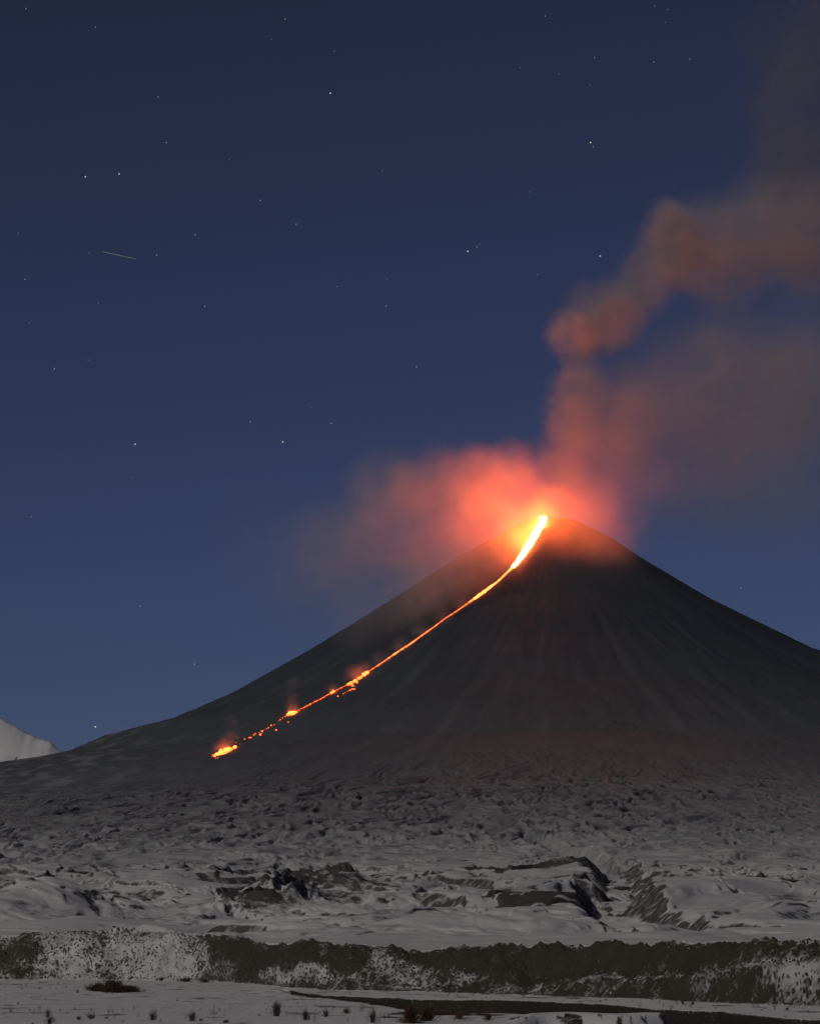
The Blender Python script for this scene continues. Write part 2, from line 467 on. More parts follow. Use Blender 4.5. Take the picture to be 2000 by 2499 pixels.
    plain_snow = plain_snow * (1 - sstep(.05, .3, mound)) + sstep(.05, .3, mound) * mface
    wb = sstep(-0.01, 0.03, t_); wf = sstep(1.02, 1.18, t_ + 0.05 * n1)
    snow = plain_snow * (1 - wb) + (bank_snow * (1 - wf) + snow_hill * wf) * wb
    # ash dusting: darkens the snow with height up the cone
    hh = Zg + 60 * fbm(Xg / 700, Yg / 1600, 151, 4) + 25 * n2
    ash = np.interp(hh, [60, 190, 300, 411, 560, 750, 1100, 1600, 2200], [0.0, 0.2, 0.38, 0.55, 0.67, 0.77, 0.89, 0.96, 1.0])
    streak = sstep(0.15, 0.8, fbm(I['ang'] * 26, r_ / 1500, 153, 4)) * sstep(900, 2500, r_) * (1 - sstep(5200, 8500, r_))
    ash = np.clip(ash - 0.025 * streak - 0.20 * I['fl_w'] * np.clip(I['flow'], -0.6, 1), 0, 1)
    leftside = sstep(500, 150, px_) * sstep(12000, 16000, Yg) * sstep(0.0, 0.5, fbm(Xg / 160, Yg / 400, 157, 4))
    ash = np.clip(ash - 0.16 * leftside, 0, 1)
    ash = np.where((t_ > -0.02) & (t_ < 1.05), np.clip(0.24 + 0.25 * n1 + 0.2 * fbm(px_ / 40, t_ * 4, 145, 3), 0, 0.6), ash)
    return dict(X=Xg, Y=Yg, Z=Zg, N=Ng, snow=snow, ash=ash, t=t_, nc=nc)

# ------------------------------------------------------------------ materials
def new_mat(name):
    m = bpy.data.materials.new(name); m.use_nodes = True
    nt = m.node_tree; nt.nodes.clear()
    out = nt.nodes.new('ShaderNodeOutputMaterial')
    return m, nt, out
def N(nt, typ, **kw):
    n = nt.nodes.new(typ)
    for k_, v_ in kw.items(): setattr(n, k_, v_)
    return n
def L(nt, a, b): nt.links.new(a, b)
def mixc(nt, fac, a, b, blend='MIX'):
    m = N(nt, 'ShaderNodeMix', data_type='RGBA', blend_type=blend)
    for sock, v in ((m.inputs['Factor'], fac), (m.inputs['A'], a), (m.inputs['B'], b)):
        if isinstance(v, (int, float)): sock.default_value = v
        elif isinstance(v, tuple): sock.default_value = (*v, 1)
        else: L(nt, v, sock)
    return m.outputs['Result']
def math_(nt, op, a, b=None, c=None, clamp=False):
    m = N(nt, 'ShaderNodeMath', operation=op, use_clamp=clamp)
    for s_, v in zip(m.inputs, (a, b, c)):
        if v is None: continue
        if isinstance(v, (int, float)): s_.default_value = v
        else: L(nt, v, s_)
    return m.outputs[0]

def land_material(name, fine, bump_h, soil_a, soil_b, mott=0.9, soft=0.12, bright=1.0):
    m, nt, out = new_mat(name)
    b = N(nt, 'ShaderNodeBsdfPrincipled')
    b.inputs['Roughness'].default_value = 0.9
    b.inputs['Specular IOR Level'].default_value = 0.1
    a_s = N(nt, 'ShaderNodeAttribute', attribute_name='snow')
    a_a = N(nt, 'ShaderNodeAttribute', attribute_name='ash')
    tc = N(nt, 'ShaderNodeTexCoord')
    n1 = N(nt, 'ShaderNodeTexNoise'); n1.inputs['Scale'].default_value = fine; n1.inputs['Detail'].default_value = 5; n1.inputs['Roughness'].default_value = 0.65
    n2 = N(nt, 'ShaderNodeTexNoise'); n2.inputs['Scale'].default_value = fine * 0.17; n2.inputs['Detail'].default_value = 4
    L(nt, tc.outputs['Object'], n1.inputs['Vector']); L(nt, tc.outputs['Object'], n2.inputs['Vector'])
    e = math_(nt, 'MULTIPLY_ADD', n1.outputs['Fac'], mott, -mott / 2)
    s = math_(nt, 'ADD', a_s.outputs['Fac'], e)
    mr = N(nt, 'ShaderNodeMapRange'); L(nt, s, mr.inputs['Value'])
    mr.inputs['From Min'].default_value = 0.5 - soft; mr.inputs['From Max'].default_value = 0.5 + soft
    soil = mixc(nt, n2.outputs['Fac'], soil_a, soil_b)
    soil = mixc(nt, n1.outputs['Fac'], soil, tuple(c_ * 0.45 for c_ in soil_a))
    white = mixc(nt, n2.outputs['Fac'], tuple(bright * c_ for c_ in (0.58, 0.57, 0.56)), tuple(bright * c_ for c_ in (0.72, 0.71, 0.70)))
    ash_haze = mixc(nt, n2.outputs['Fac'], (0.036, 0.047, 0.062), (0.050, 0.061, 0.077))  # ash colour; its blue tint stands in for hazy air light
    white = mixc(nt, a_a.outputs['Fac'], white, ash_haze)
    col = mixc(nt, mr.outputs['Result'], soil, white)
    L(nt, col, b.inputs['Base Color'])
    bu = N(nt, 'ShaderNodeBump'); bu.inputs['Strength'].default_value = 0.5; bu.inputs['Distance'].default_value = bump_h
    L(nt, n1.outputs['Fac'], bu.inputs['Height']); L(nt, bu.outputs['Normal'], b.inputs['Normal'])
    L(nt, b.outputs['BSDF'], out.inputs['Surface'])
    return m
M_plain = land_material('snowy_gravel', 3.0, 0.28, (0.045, 0.038, 0.031), (0.085, 0.068, 0.054), 1.2, 0.2, 1.22)
M_bank = land_material('stony_bank', 1.3, 0.25, (0.060, 0.052, 0.041), (0.13, 0.107, 0.082), 2.0, 0.34)
M_hill = land_material('wind_blown_snow', 0.07, 2.2, (0.085, 0.083, 0.078), (0.15, 0.145, 0.135), 1.1, 0.17)
M_peak = land_material('clean_snow', 0.012, 4.0, (0.10, 0.10, 0.10), (0.16, 0.155, 0.15), 0.9, 0.2, 1.3)
M_cone = land_material('ash_dusted_snow', 0.02, 6.0, (0.045, 0.043, 0.045), (0.075, 0.07, 0.07))

def flat_mat(name, col, rough=0.9, var=0.4, scale=3.0):
    m, nt, out = new_mat(name)
    b = N(nt, 'ShaderNodeBsdfPrincipled'); b.inputs['Roughness'].default_value = rough
    b.inputs['Specular IOR Level'].default_value = 0.15
    tc = N(nt, 'ShaderNodeTexCoord'); n = N(nt, 'ShaderNodeTexNoise'); n.inputs['Scale'].default_value = scale; n.inputs['Detail'].default_value = 4
    L(nt, tc.outputs['Object'], n.inputs['Vector'])
    c = mixc(nt, n.outputs['Fac'], tuple(x * (1 - var) for x in col), tuple(x * (1 + var) for x in col))
    L(nt, c, b.inputs['Base Color']); L(nt, b.outputs['BSDF'], out.inputs['Surface'])
    return m

# ------------------------------------------------------------------ split the land into ground, bank, foothills and volcano
def region(g, face_mask, name, mat):
    fi, fj = np.nonzero(face_mask); nc = g['nc']
    q = np.stack([fi * nc + fj, fi * nc + fj + 1, (fi + 1) * nc + fj + 1, (fi + 1) * nc + fj], -1)
    used, inv = np.unique(q.ravel(), return_inverse=True)
    V = np.stack([g['X'].ravel()[used], g['Y'].ravel()[used], g['Z'].ravel()[used]], -1)
    me = mesh_np(name, V, inv.reshape(-1, 4))
    set_attr(me, 'snow', g['snow'].ravel()[used]); set_attr(me, 'ash', g['ash'].ravel()[used])
    me.normals_split_custom_set_from_vertices(g['N'].reshape(-1, 3)[used].astype(np.float32))
    o = link(name, me, mat)
    o.shadow_terminator_geometry_offset = 0.3
    return o
def fan(n_mid):
    return np.concatenate([np.linspace(-7000, -900, 40, endpoint=False), np.linspace(-900, -120, n_mid // 8, endpoint=False), np.linspace(-120, 2120, n_mid, endpoint=False), np.linspace(2120, 2900, n_mid // 8, endpoint=False), np.linspace(2900, 9000, 40)])
near = land(fan(1000), np.concatenate([np.linspace(0, 0.45, 150, endpoint=False), np.linspace(0.45, 0.6, 80, endpoint=False), np.linspace(0.6, 1, 130, endpoint=False), np.linspace(1, 2.0999, 250)]), True)
farl = land(fan(640), np.concatenate([np.linspace(2.1, 3, 330, endpoint=False), np.linspace(3, 4, 1800, endpoint=False), np.linspace(4, 5, 520, endpoint=False), np.linspace(5, 6.0, 40)]), False)
is_plain = near['t'][:-1, :-1] < 0
rr = np.hypot(farl['X'] - XA, farl['Y'] - YA)[:-1, :-1]
ground = tag(region(near, is_plain, 'ground', M_plain), 'flat snowy river plain with scattered stones and dry plants', None, None, 'structure')
bank = tag(region(near, ~is_plain, 'river_bank', M_bank), 'long stony brown bank patched with snow, along the foot of the snowfields', None, None, 'structure')
hills = tag(region(farl, rr >= 11200, 'hills', M_hill), 'undulating moonlit snowfields between the stony bank and the volcano', None, None, 'structure')
volcano = tag(region(farl, rr < 11200, 'volcano', M_cone), 'huge dark ash-covered volcano cone, its lower slopes dusted with snow', None, None, 'structure')

# ------------------------------------------------------------------ the far white mountain on the left
def far_mountain():
    d0 = 34000.0
    crest = [(-900, 1560), (-500, 1610), (-200, 1690), (-60, 1728), (0, 1752), (20, 1760), (40, 1773), (60, 1787), (80, 1797), (95, 1803), (108, 1806), (122, 1813), (140, 1820), (155, 1828), (170, 1845), (220, 1900), (400, 2000), (700, 2100)]
    P = np.array([at(px, py, d0) for px, py in crest])
    xs = np.linspace(P[0, 0], P[-1, 0], 420)
    zc = np.interp(xs, P[:, 0], P[:, 2])
    cj = 18 * fbm(xs / 260, xs * 0 + 3, 201, 4) * np.interp(xs, [P[4, 0], P[9, 0]], [0.6, 1.6])
    zc = np.convolve(np.pad(zc, 12, mode='edge'), np.ones(25) / 25, mode='valid')
    v = np.linspace(0, 1, 120)
    XX = np.repeat(xs[None], 120, 0)
    YY = d0 - 5200 * v[:, None] + 300 * fbm(XX / 900, v[:, None] * 3 + XX * 0, 203, 3) * v[:, None]
    drop = (v ** 1.15)[:, None]
    ZZ = zc[None] * (1 - drop) + cj[None] * np.exp(-v[:, None] / 0.04) + drop * (-1800) + 45 * sstep(0, .15, v)[:, None] * fbm(XX / 900 + v[:, None] * 2, YY / 1500, 205, 4) + 0 * (ridged(XX / 420 + v[:, None] * 3, v[:, None] * 9 + XX / 1500, 207, 4) - 1.1) * sstep(0, .1, v)[:, None]
    XB, YB, ZB = XX[:1], YY[:1] + 3500, ZZ[:1] * 0 + 100
    X = np.concatenate([XB, XX]); Y = np.concatenate([YB, YY]); Z = np.concatenate([ZB, ZZ])
    r_, c_ = X.shape
    i, j = np.meshgrid(np.arange(r_ - 1), np.arange(c_ - 1), indexing='ij')
    q = np.stack([i * c_ + j, (i + 1) * c_ + j, (i + 1) * c_ + j + 1, i * c_ + j + 1], -1).reshape(-1, 4)
    me = mesh_np('snowy_mountain', np.stack([X, Y, Z], -1).reshape(-1, 3), q)
    sl = np.gradient(Z, axis=0) / (np.abs(np.gradient(Y, axis=0)) + 1)
    px = to_px(X, Y)
    rocky = sstep(0.25, 0.6, fbm(X / 90, Y / 400, 209, 4) + 0.5 * sstep(100, 115, px) * sstep(150, 120, px) - 0.45)
    set_attr(me, 'snow', (1 - 0.7 * rocky).ravel()); set_attr(me, 'ash', np.zeros(X.size))
    o = link('snowy_mountain', me, M_peak)
    tag(o, 'distant bright white snow mountain behind the volcano\'s left shoulder', None, None, 'structure')
far_mountain()

# ------------------------------------------------------------------ lava
def lava_material(name, strength, crust, col=(1.0, 0.115, 0.018)):
    m, nt, out = new_mat(name)
    em = N(nt, 'ShaderNodeEmission')
    at_ = N(nt, 'ShaderNodeAttribute', attribute_name='glow_level')
    tc = N(nt, 'ShaderNodeTexCoord'); n = N(nt, 'ShaderNodeTexNoise'); n.inputs['Scale'].default_value = 0.06; n.inputs['Detail'].default_value = 3
    L(nt, tc.outputs['Object'], n.inputs['Vector'])
    em.inputs['Color'].default_value = (*col, 1)
    k = N(nt, 'ShaderNodeMapRange'); L(nt, n.outputs['Fac'], k.inputs['Value'])
    k.inputs['From Min'].default_value = 0.35; k.inputs['From Max'].default_value = 0.6
    k.inputs['To Min'].default_value = 1 - crust; k.inputs['To Max'].default_value = 1.0
    s = math_(nt, 'MULTIPLY', at_.outputs['Fac'], k.outputs['Result'])
    L(nt, math_(nt, 'MULTIPLY', s, strength), em.inputs['Strength'])
    L(nt, em.outputs['Emission'], out.inputs['Surface'])
    return m
LAVA_GAIN = 0.8
CHUTE_GAIN = 18.0
M_lava = lava_material('glowing_lava', LAVA_GAIN, 0.6)
M_fount = lava_material('molten_spray', CHUTE_GAIN, 0.2, (1.0, 0.125, 0.018))

def lava_points():
    P = []
    for p in LAVA_PX:
        q = hit(p[0], p[1], 9000)
        if q is None:
            q = at(p[0], p[1], P[-1][1] if P else YA - 150)
        P.append(q)
    # points above the rim (hit None) keep the depth of the first real point
    first = next(i for i, p in enumerate(LAVA_PX) if hit(p[0], p[1], 9000) is not None)
    qf = hit(*LAVA_PX[first], 9000)
    for i in range(first): P[i] = at(LAVA_PX[i][0], LAVA_PX[i][1], qf[1] + 12 * (first - i))
    return np.array(P), first
LP, lfirst = lava_points()

def resample(P, step):
    seg = np.linalg.norm(np.diff(P, axis=0), axis=1); s = np.concatenate([[0], np.cumsum(seg)])
    u = np.arange(0, s[-1], step)
    return np.stack([np.interp(u, s, P[:, k]) for k in range(3)], -1), np.interp(u, s, np.arange(len(P)))

def ribbon(name, P, width, height, heat, seed, parent=None, mat=None):
    """domed ribbon of lava: width and height in metres per point"""
    n = len(P)
    T = np.gradient(P, axis=0); T /= np.linalg.norm(T, axis=1, keepdims=True)
    side = np.cross(T, np.array([0, -0.75, 0.66])); side /= np.linalg.norm(side, axis=1, keepdims=True)
    up = np.cross(side, T); up *= np.sign(up[:, 2:3] + 1e-9)
    K = 7
    V = []; H = []
    for j in range(K):
        a = (j / (K - 1) - 0.5) * 2
        w = width * (1 + 0.35 * noise(np.arange(n) * 0.31, np.full(n, j * 1.7), seed))
        V.append(P + side * (a * w * 0.5)[:, None] + up * (height * (1 - a * a))[:, None] - up * 1.5 * (abs(a) > .9))
        H.append(heat * (1 - 0.8 * a * a))
    V = np.stack(V, 1); H = np.stack(H, 1)
    i, j = np.meshgrid(np.arange(n - 1), np.arange(K - 1), indexing='ij')
    q = np.stack([i * K + j, i * K + j + 1, (i + 1) * K + j + 1, (i + 1) * K + j], -1).reshape(-1, 4)
    me = mesh_np(name, V.reshape(-1, 3), q)
    set_attr(me, 'glow_level', H.ravel())
    return link(name, me, mat or M_lava, parent)

P, U = resample(LP, 9.0)
idx = np.arange(len(LAVA_PX))
W_PX = [14, 19, 21, 19, 16, 11, 5, 5, 9, 10, 5, 3.6, 3, 3.6, 4, 5, 5, 4, 3, 2.6, 2.4, 2.4, 2.2, 2.0]      # down to (745,1726)
HEAT = [46, 60, 64, 62, 60, 40, 18, 22, 34, 30, 10, 8, 8, 10, 12, 14, 14, 8, 7, 6, 6, 5, 5, 5]
m_ = U < len(W_PX) - 1 + 0.99
Pm, Um = P[m_], U[m_]
jit = 1 + 0.5 * fbm(Um * 4.1, Um * 0, 301, 3)
wid = np.interp(Um, np.arange(len(W_PX)), W_PX) * PXM * np.clip(jit, 0.35, 1.8) * np.where(Um > 9.5, 0.62 * np.clip(1 + 1.6 * noise(Um * 11.0, Um * 0 + 9, 309), 0.12, 1.9), 0.85)
heat = np.interp(Um, np.arange(len(HEAT)), HEAT) * np.clip(1 + 1.3 * fbm(Um * 5.3, Um * 0 + 4, 303, 3), 0.3, 2.0)
hgt = np.clip(wid * 0.16, 2, 9)
lava_root = bpy.data.objects.new('lava_flow', None); C.objects.link(lava_root); lava_root.location = tuple(Pm[-1])
tag(lava_root, 'long thin stream of glowing orange lava running down from the summit vent', 'lava flow')
def parent_keep(o, root):
    o.parent = root; o.matrix_parent_inverse = Matrix.Translation(root.location).inverted()
    return o
cut = int(np.argmax(Um > 5.3))
a_ = ribbon('lava_chute', Pm[:cut + 1] + np.array([0, -3, 3]), wid[:cut + 1], hgt[:cut + 1], heat[:cut + 1], 305, None, M_fount); parent_keep(a_, lava_root)
a_['label'] = 'broad white-hot chute just below the vent'
b_ = ribbon('lava_stream', Pm[cut:] + np.array([0, -3, 3]), wid[cut:], hgt[cut:], heat[cut:], 307); parent_keep(b_, lava_root)

# the fountain that stands over the vent
def fountain():
    base = at(1322, 1276, LP[0][1])
    bm = bmesh.new(); hl = bm.verts.layers.float.new('glow_level')
    rnd = random.Random(8)
    for k in range(46):
        x0 = rnd.gauss(0, 9); y0 = rnd.gauss(0, 9)
        ln = abs(rnd.gauss(0, 1)) * 26 + 12
        lean = rnd.gauss(0.05, 0.3)
        rad = rnd.uniform(2.2, 5.0)
        rings = []
        for s in range(5):
            f = s / 4
            c = Vector((base[0] + x0 + lean * ln * f * f * 1.2, base[1] + y0, base[2] - 16 + ln * f * 0.8))
            rr_ = rad * (1 - f) ** 0.7 * (1 + 0.3 * rnd.random()) + 0.3
            ring = [bm.verts.new(c + Vector((math.cos(a) * rr_, math.sin(a) * rr_, 0))) for a in [i_ * math.tau / 6 for i_ in range(6)]]
            for v in ring: v[hl] = 52 * (1 - 0.75 * f)
            rings.append(ring)
        for r0, r1 in zip(rings[:-1], rings[1:]):
            for i_ in range(6): bm.faces.new((r0[i_], r0[(i_ + 1) % 6], r1[(i_ + 1) % 6], r1[i_]))
        bm.faces.new(rings[-1]); bm.faces.new(rings[0][::-1])
    me = bpy.data.meshes.new('lava_fountain'); bm.to_mesh(me); bm.free()
    o = link('lava_fountain', me, M_fount)
    tag(o, 'short yellow-white fountain of molten spray over the summit vent', 'lava fountain')
fountain()

def one_skin(me, voxel):
    o = bpy.data.objects.new('skin', me); C.objects.link(o)
    md = o.modifiers.new('remesh', 'REMESH'); md.mode = 'VOXEL'; md.voxel_size = voxel
    me2 = bpy.data.meshes.new_from_object(o.evaluated_get(bpy.context.evaluated_depsgraph_get()))
    nm = me.name
    bpy.data.objects.remove(o); bpy.data.meshes.remove(me); me2.name = nm
    return me2

# bright lobes and single glowing blocks along the lower stream
def blob_mesh(name, pts, heat0, seed, deep=3.4):
    """a patch of lava: several overlapping lumps in one skin"""
    bm = bmesh.new(); rnd = random.Random(seed)
    for (x, y, z, rx, rz) in pts:
        r = bmesh.ops.create_icosphere(bm, subdivisions=2, radius=1.0)
        for v in r['verts']:
            k = 1 + 0.28 * rnd.uniform(-1, 1)
            v.co = Vector((x + v.co.x * rx * k, y + v.co.y * rx * k * deep, z + v.co.z * rz * k))
    me = bpy.data.meshes.new(name); bm.to_mesh(me); bm.free()
    me = one_skin(me, min(p[4] for p in pts) * 0.35)
    zz = np.zeros(len(me.vertices) * 3, np.float32); me.vertices.foreach_get('normal', zz)
    h = heat0 * (0.45 + 0.4 * np.clip(zz[2::3], 0, 1)) * (0.8 + 0.4 * np.random.default_rng(seed).random(len(me.vertices)))
    set_attr(me, 'glow_level', h)
    return me
def surf(px, py):
    q = hit(px, py, 9000)
    return q
lobes = [
    ('broad glowing lobe at the foot of the lava stream, the lowest lava on the slope', 24, [(523, 1846, 3), (530, 1842, 5), (538, 1840, 7), (546, 1838, 9), (553, 1835, 9), (560, 1831, 7), (550, 1829, 4), (540, 1832, 4)]),
    ('small bright knob of lava at the upper right edge of the lowest lobe', 22, [(571, 1827, 5), (573, 1824, 5)]),
    ('bright lava pool with a pale centre halfway along the broken lower stream', 22, [(702, 1745, 4), (709, 1742, 6), (716, 1741, 7), (722, 1739, 4)]),
    ('bright lava tongue at the point where the solid stream begins to break up', 24, [(893, 1644, 6), (888, 1648, 6), (897, 1641, 4), (880, 1655, 5)]),
    ('branching glowing lava patch just below the bright tongue', 20, [(874, 1658, 5), (866, 1663, 5), (857, 1668, 5), (850, 1671, 4), (871, 1666, 3), (860, 1674, 3)]),
    ('small bright lump of lava in the stream below the branching patch', 18, [(813, 1689, 5), (808, 1692, 4)]),
]
for lab, ht, spots in lobes:
    pts = []
    for px, py, rp in spots:
        q = surf(px, py)
        if q is None: continue
        pts.append((q[0], q[1] - 2, q[2] + 1, rp * PXM * 0.88, rp * PXM * 0.7))
    if not pts: continue
    ox, oy, oz = pts[0][:3]
    me = blob_mesh('lava_lobe', [(x - ox, y - oy, z - oz, a, b) for x, y, z, a, b in pts], ht, len(pts) * 7)
    o = link('lava_lobe', me, M_lava); o.location = (ox, oy, oz)
    tag(o, lab, 'lava lobe', 'bright lava lobes along the stream')
blocks = []
rb = random.Random(21)
ladder = [(790, 1703), (781, 1707), (770, 1713), (763, 1717), (756, 1720), (748, 1725), (741, 1728), (742, 1733), (735, 1731), (730, 1735), (727, 1739), (696, 1750), (690, 1752), (684, 1757), (680, 1760), (670, 1769), (661, 1772), (655, 1776), (650, 1779), (645, 1781), (641, 1784), (640, 1786), (632, 1789), (623, 1792), (619, 1794), (612, 1800), (609, 1801), (600, 1804), (597, 1805), (636, 1795), (638, 1792), (577, 1814), (586, 1816), (519, 1844), (532, 1850), (704, 1764), (673, 1782), (824, 1700), (842, 1691), (848, 1688), (853, 1685), (859, 1682), (866, 1677), (838, 1694), (865, 1683), (560, 1825), (552, 1826), (517, 1847), (526, 1851)]
protos = []
for k in range(4):
    me = blob_mesh('glowing_block', [(0, 0, 0, 1.0, 0.8), (0.6, 0.2, 0.1, 0.6, 0.5)], [9, 14, 6, 4][k], 50 + k, 1.2)
    me.materials.append(M_lava); protos.append(me)
for i, (px, py) in enumerate(ladder):
    q = surf(px + rb.uniform(-1, 1), py + rb.uniform(-1, 1))
    if q is None: continue
    o = bpy.data.objects.new('glowing_block', protos[i % 4]); C.objects.link(o)
    o.location = (q[0], q[1] - 3, q[2] + 2)
    sz = rb.choice([0.9, 1.2, 1.6, 2.3]) * PXM * 0.72
    o.scale = (sz * 1.15, sz, sz); o.rotation_euler = (0, rb.uniform(-.4, .4), rb.uniform(0, 6))
    tag(o, 'small orange glowing lava block scattered along the lower lava stream', 'lava block', 'glowing lava blocks beside the stream')

# ------------------------------------------------------------------ smoke
def smoke(name, blobs, gain, warp, wscale, label, albedo, step, kind='thing', detail=2.0, erode=0.3):
    """blobs: (px, py, radius_px, depth_px, density, inner) ; density field is built in the volume shader, the hull encloses it"""
    cs = []
    for px, py, rp, dz, dn, inner in blobs:
        d = D_SUMMIT + dz * PXM if dz is not None else hit(px, py, 9000)[1] - 0.55 * rp * PXM
        p = at(px, py, d)
        cs.append((p, rp * PXM * d / D_SUMMIT, dn, inner))
    m, nt, out = new_mat(name + '_vapour')
    tc = N(nt, 'ShaderNodeNewGeometry')
    nz = N(nt, 'ShaderNodeTexNoise'); nz.inputs['Scale'].default_value = 1.0 / wscale; nz.inputs['Detail'].default_value = detail; nz.inputs['Roughness'].default_value = 0.55
    L(nt, tc.outputs['Position'], nz.inputs['Vector'])
    sub = N(nt, 'ShaderNodeVectorMath', operation='SUBTRACT'); L(nt, nz.outputs['Color'], sub.inputs[0]); sub.inputs[1].default_value = (.5, .5, .5)
    ma = N(nt, 'ShaderNodeVectorMath', operation='MULTIPLY_ADD'); L(nt, sub.outputs[0], ma.inputs[0]); ma.inputs[1].default_value = (2 * warp,) * 3
    L(nt, tc.outputs['Position'], ma.inputs[2])
    total = None
    for p, R, dn, inner in cs:
        di = N(nt, 'ShaderNodeVectorMath', operation='DISTANCE'); L(nt, ma.outputs[0], di.inputs[0]); di.inputs[1].default_value = tuple(p)
        mr = N(nt, 'ShaderNodeMapRange', interpolation_type='SMOOTHSTEP', clamp=True)
        L(nt, di.outputs['Value'], mr.inputs['Value'])
        mr.inputs['From Min'].default_value = R; mr.inputs['From Max'].default_value = R * inner
        mr.inputs['To Min'].default_value = 0; mr.inputs['To Max'].default_value = dn
        total = mr.outputs['Result'] if total is None else math_(nt, 'ADD', total, mr.outputs['Result'])
    clump = math_(nt, 'MAXIMUM', math_(nt, 'MULTIPLY_ADD', nz.outputs['Fac'], 11 * erode, 1 - 5.5 * erode), 0.0)
    dens = math_(nt, 'MULTIPLY', math_(nt, 'MULTIPLY', total, clump), gain)
    pv = N(nt, 'ShaderNodeVolumePrincipled')
    pv.inputs['Color'].default_value = (*albedo, 1)
    pv.inputs['Anisotropy'].default_value = 0.0
    L(nt, dens, pv.inputs['Density'])
    L(nt, pv.outputs['Volume'], out.inputs['Volume'])
    m.cycles.volume_step_rate = step
    m.cycles.volume_sampling = 'MULTIPLE_IMPORTANCE'
    # hull: union of the spheres, remeshed into one skin
    bm = bmesh.new()
    for p, R, dn, inner in cs:
        bmesh.ops.create_icosphere(bm, subdivisions=3, radius=R + warp * 0.75, matrix=Matrix.Translation(Vector(p)))
    me = bpy.data.meshes.new(name); bm.to_mesh(me); bm.free()
    me2 = one_skin(me, max(8.0, min(R for _, R, _, _ in cs) / 5))
    me2.materials.clear(); me2.materials.append(m)
    o = bpy.data.objects.new(name, me2); C.objects.link(o)
    tag(o, label, 'smoke', None, kind)
    return o
# density per metre = gain * dn
smoke('smoke_column', [
    (1345, 1225, 80, -110, .15, .2), (1372, 1165, 96, -80, .22, .25), (1400, 1095, 110, -40, .36, .3), (1400, 1020, 98, 0, .65, .35), (1415, 955, 94, 5, .8, .35),
    (1420, 900, 66, 5, .75, .4), (1392, 862, 50, 0, .7, .4), (1402, 818, 88, 0, 1.3, .45), (1458, 806, 92, 5, 1.2, .4), (1512, 778, 88, 10, 1.0, .35),
    (1445, 750, 92, 0, .6, .3), (1505, 730, 84, 10, .6, .35), (1565, 722, 88, 20, .7, .3), (1590, 665, 108, 15, .7, .3), (1645, 615, 124, 25, .7, .3), (1655, 562, 84, 10, .8, .45), (1632, 545, 76, 0, 1.2, .5),
    (1725, 605, 165, 40, .62, .25), (1765, 680, 135, 50, .45, .25), (1865, 565, 180, 60, .58, .25), (1990, 555, 195, 80, .6, .25), (1960, 650, 150, 80, .4, .2)],
    0.0026, 74, 200, 'red-lit smoke column billowing up from the summit and bending right', (0.72, 0.66, 0.64), 0.075, detail=4.0, erode=0.35)
smoke('smoke_cloud', [
    (1290, 1215, 110, -110, .20, .2), (1245, 1160, 118, -100, .32, .25), (1160, 1180, 130, -100, .5, .25), (1050, 1195, 140, -90, .55, .2), (945, 1190, 130, -70, .48, .25), (1190, 1300, 150, -200, .40, .2), (1080, 1310, 160, -190, .45, .15),
    (960, 1320, 200, -140, .42, .1), (840, 1360, 210, -110, .27, .1), (1215, 1350, 105, -420, .40, .15), (1140, 1385, 115, -480, .75, .15), (1060, 1420, 120, -520, .75, .1), (975, 1460, 125, -560, .55, .1), (880, 1500, 130, -590, .22, .1), (760, 1420, 200, -200, .10, .1),
    (1316, 1262, 70, -160, .30, .05), (1276, 1304, 80, -300, .28, .05), (1236, 1350, 76, -370, .30, .05), (660, 1330, 200, -100, .06, .1)],  # first three puffs added to make the yellow glow around the chute
    0.0022, 88, 290, 'glowing red smoke cloud drifting left over the lava chute', (0.86, 0.80, 0.78), 0.085, detail=3.0)
smoke('smoke_drift', [
    (1440, 1120, 170, 0, .55, .1), (1490, 1030, 180, 20, .7, .1), (1560, 1000, 200, 50, .6, .1), (1640, 950, 210, 90, .45, .1), (1740, 900, 200, 100, .55, .15), (1735, 835, 70, 90, .6, .2), (1840, 960, 270, 130, .62, .1), (2000, 930, 280, 150, .70, .1), (1700, 1130, 270, 120, .45, .1), (1900, 1150, 300, 140, .45, .1), (1430, 1225, 130, -80, .45, .1), (1460, 1300, 160, -310, .42, .05), (1410, 1258, 130, -280, .34, .1), (1500, 1345, 110, -320, .3, .05), (1560, 1200, 170, -60, .3, .1)],
    0.00125, 80, 360, 'thin purple-grey smoke drifting right behind the summit', (0.72, 0.69, 0.68), 0.10, detail=2.0, erode=0.2)
smoke('high_smoke', [
    (1900, 420, 170, 90, .5, .15), (1890, 280, 160, 100, .42, .15), (1900, 130, 160, 110, .36, .15), (2020, 260, 220, 120, .5, .15), (2040, 60, 220, 120, .36, .1), (2020, 430, 200, 110, .5, .15)],
    0.0015, 80, 360, 'faint dark smoke rising high along the right edge of the sky', (0.45, 0.42, 0.41), 0.13, detail=2.0)
def fumes(blobs, label):
    o = smoke('lava_fumes', blobs, 0.0050, 18, 60, label, (0.7, 0.66, 0.64), 0.06, detail=2.0)
    o['group'] = 'fumes over the lower lava'
fumes([(866, 1650, 36, None, 1., .1), (889, 1634, 30, None, .8, .1)], 'red-lit fumes over the branching lava patch')
fumes([(714, 1734, 28, None, 1., .1), (712, 1706, 28, -1000, .4, .1), (714, 1668, 32, -990, .25, .1)], 'thin wisp of red-lit fumes above the pool in the broken stream')
fumes([(548, 1832, 38, None, 1.1, .1), (566, 1798, 28, -1360, .5, .1), (566, 1762, 28, -1350, .25, .1)], 'red fumes rising from the lowest lava lobe')
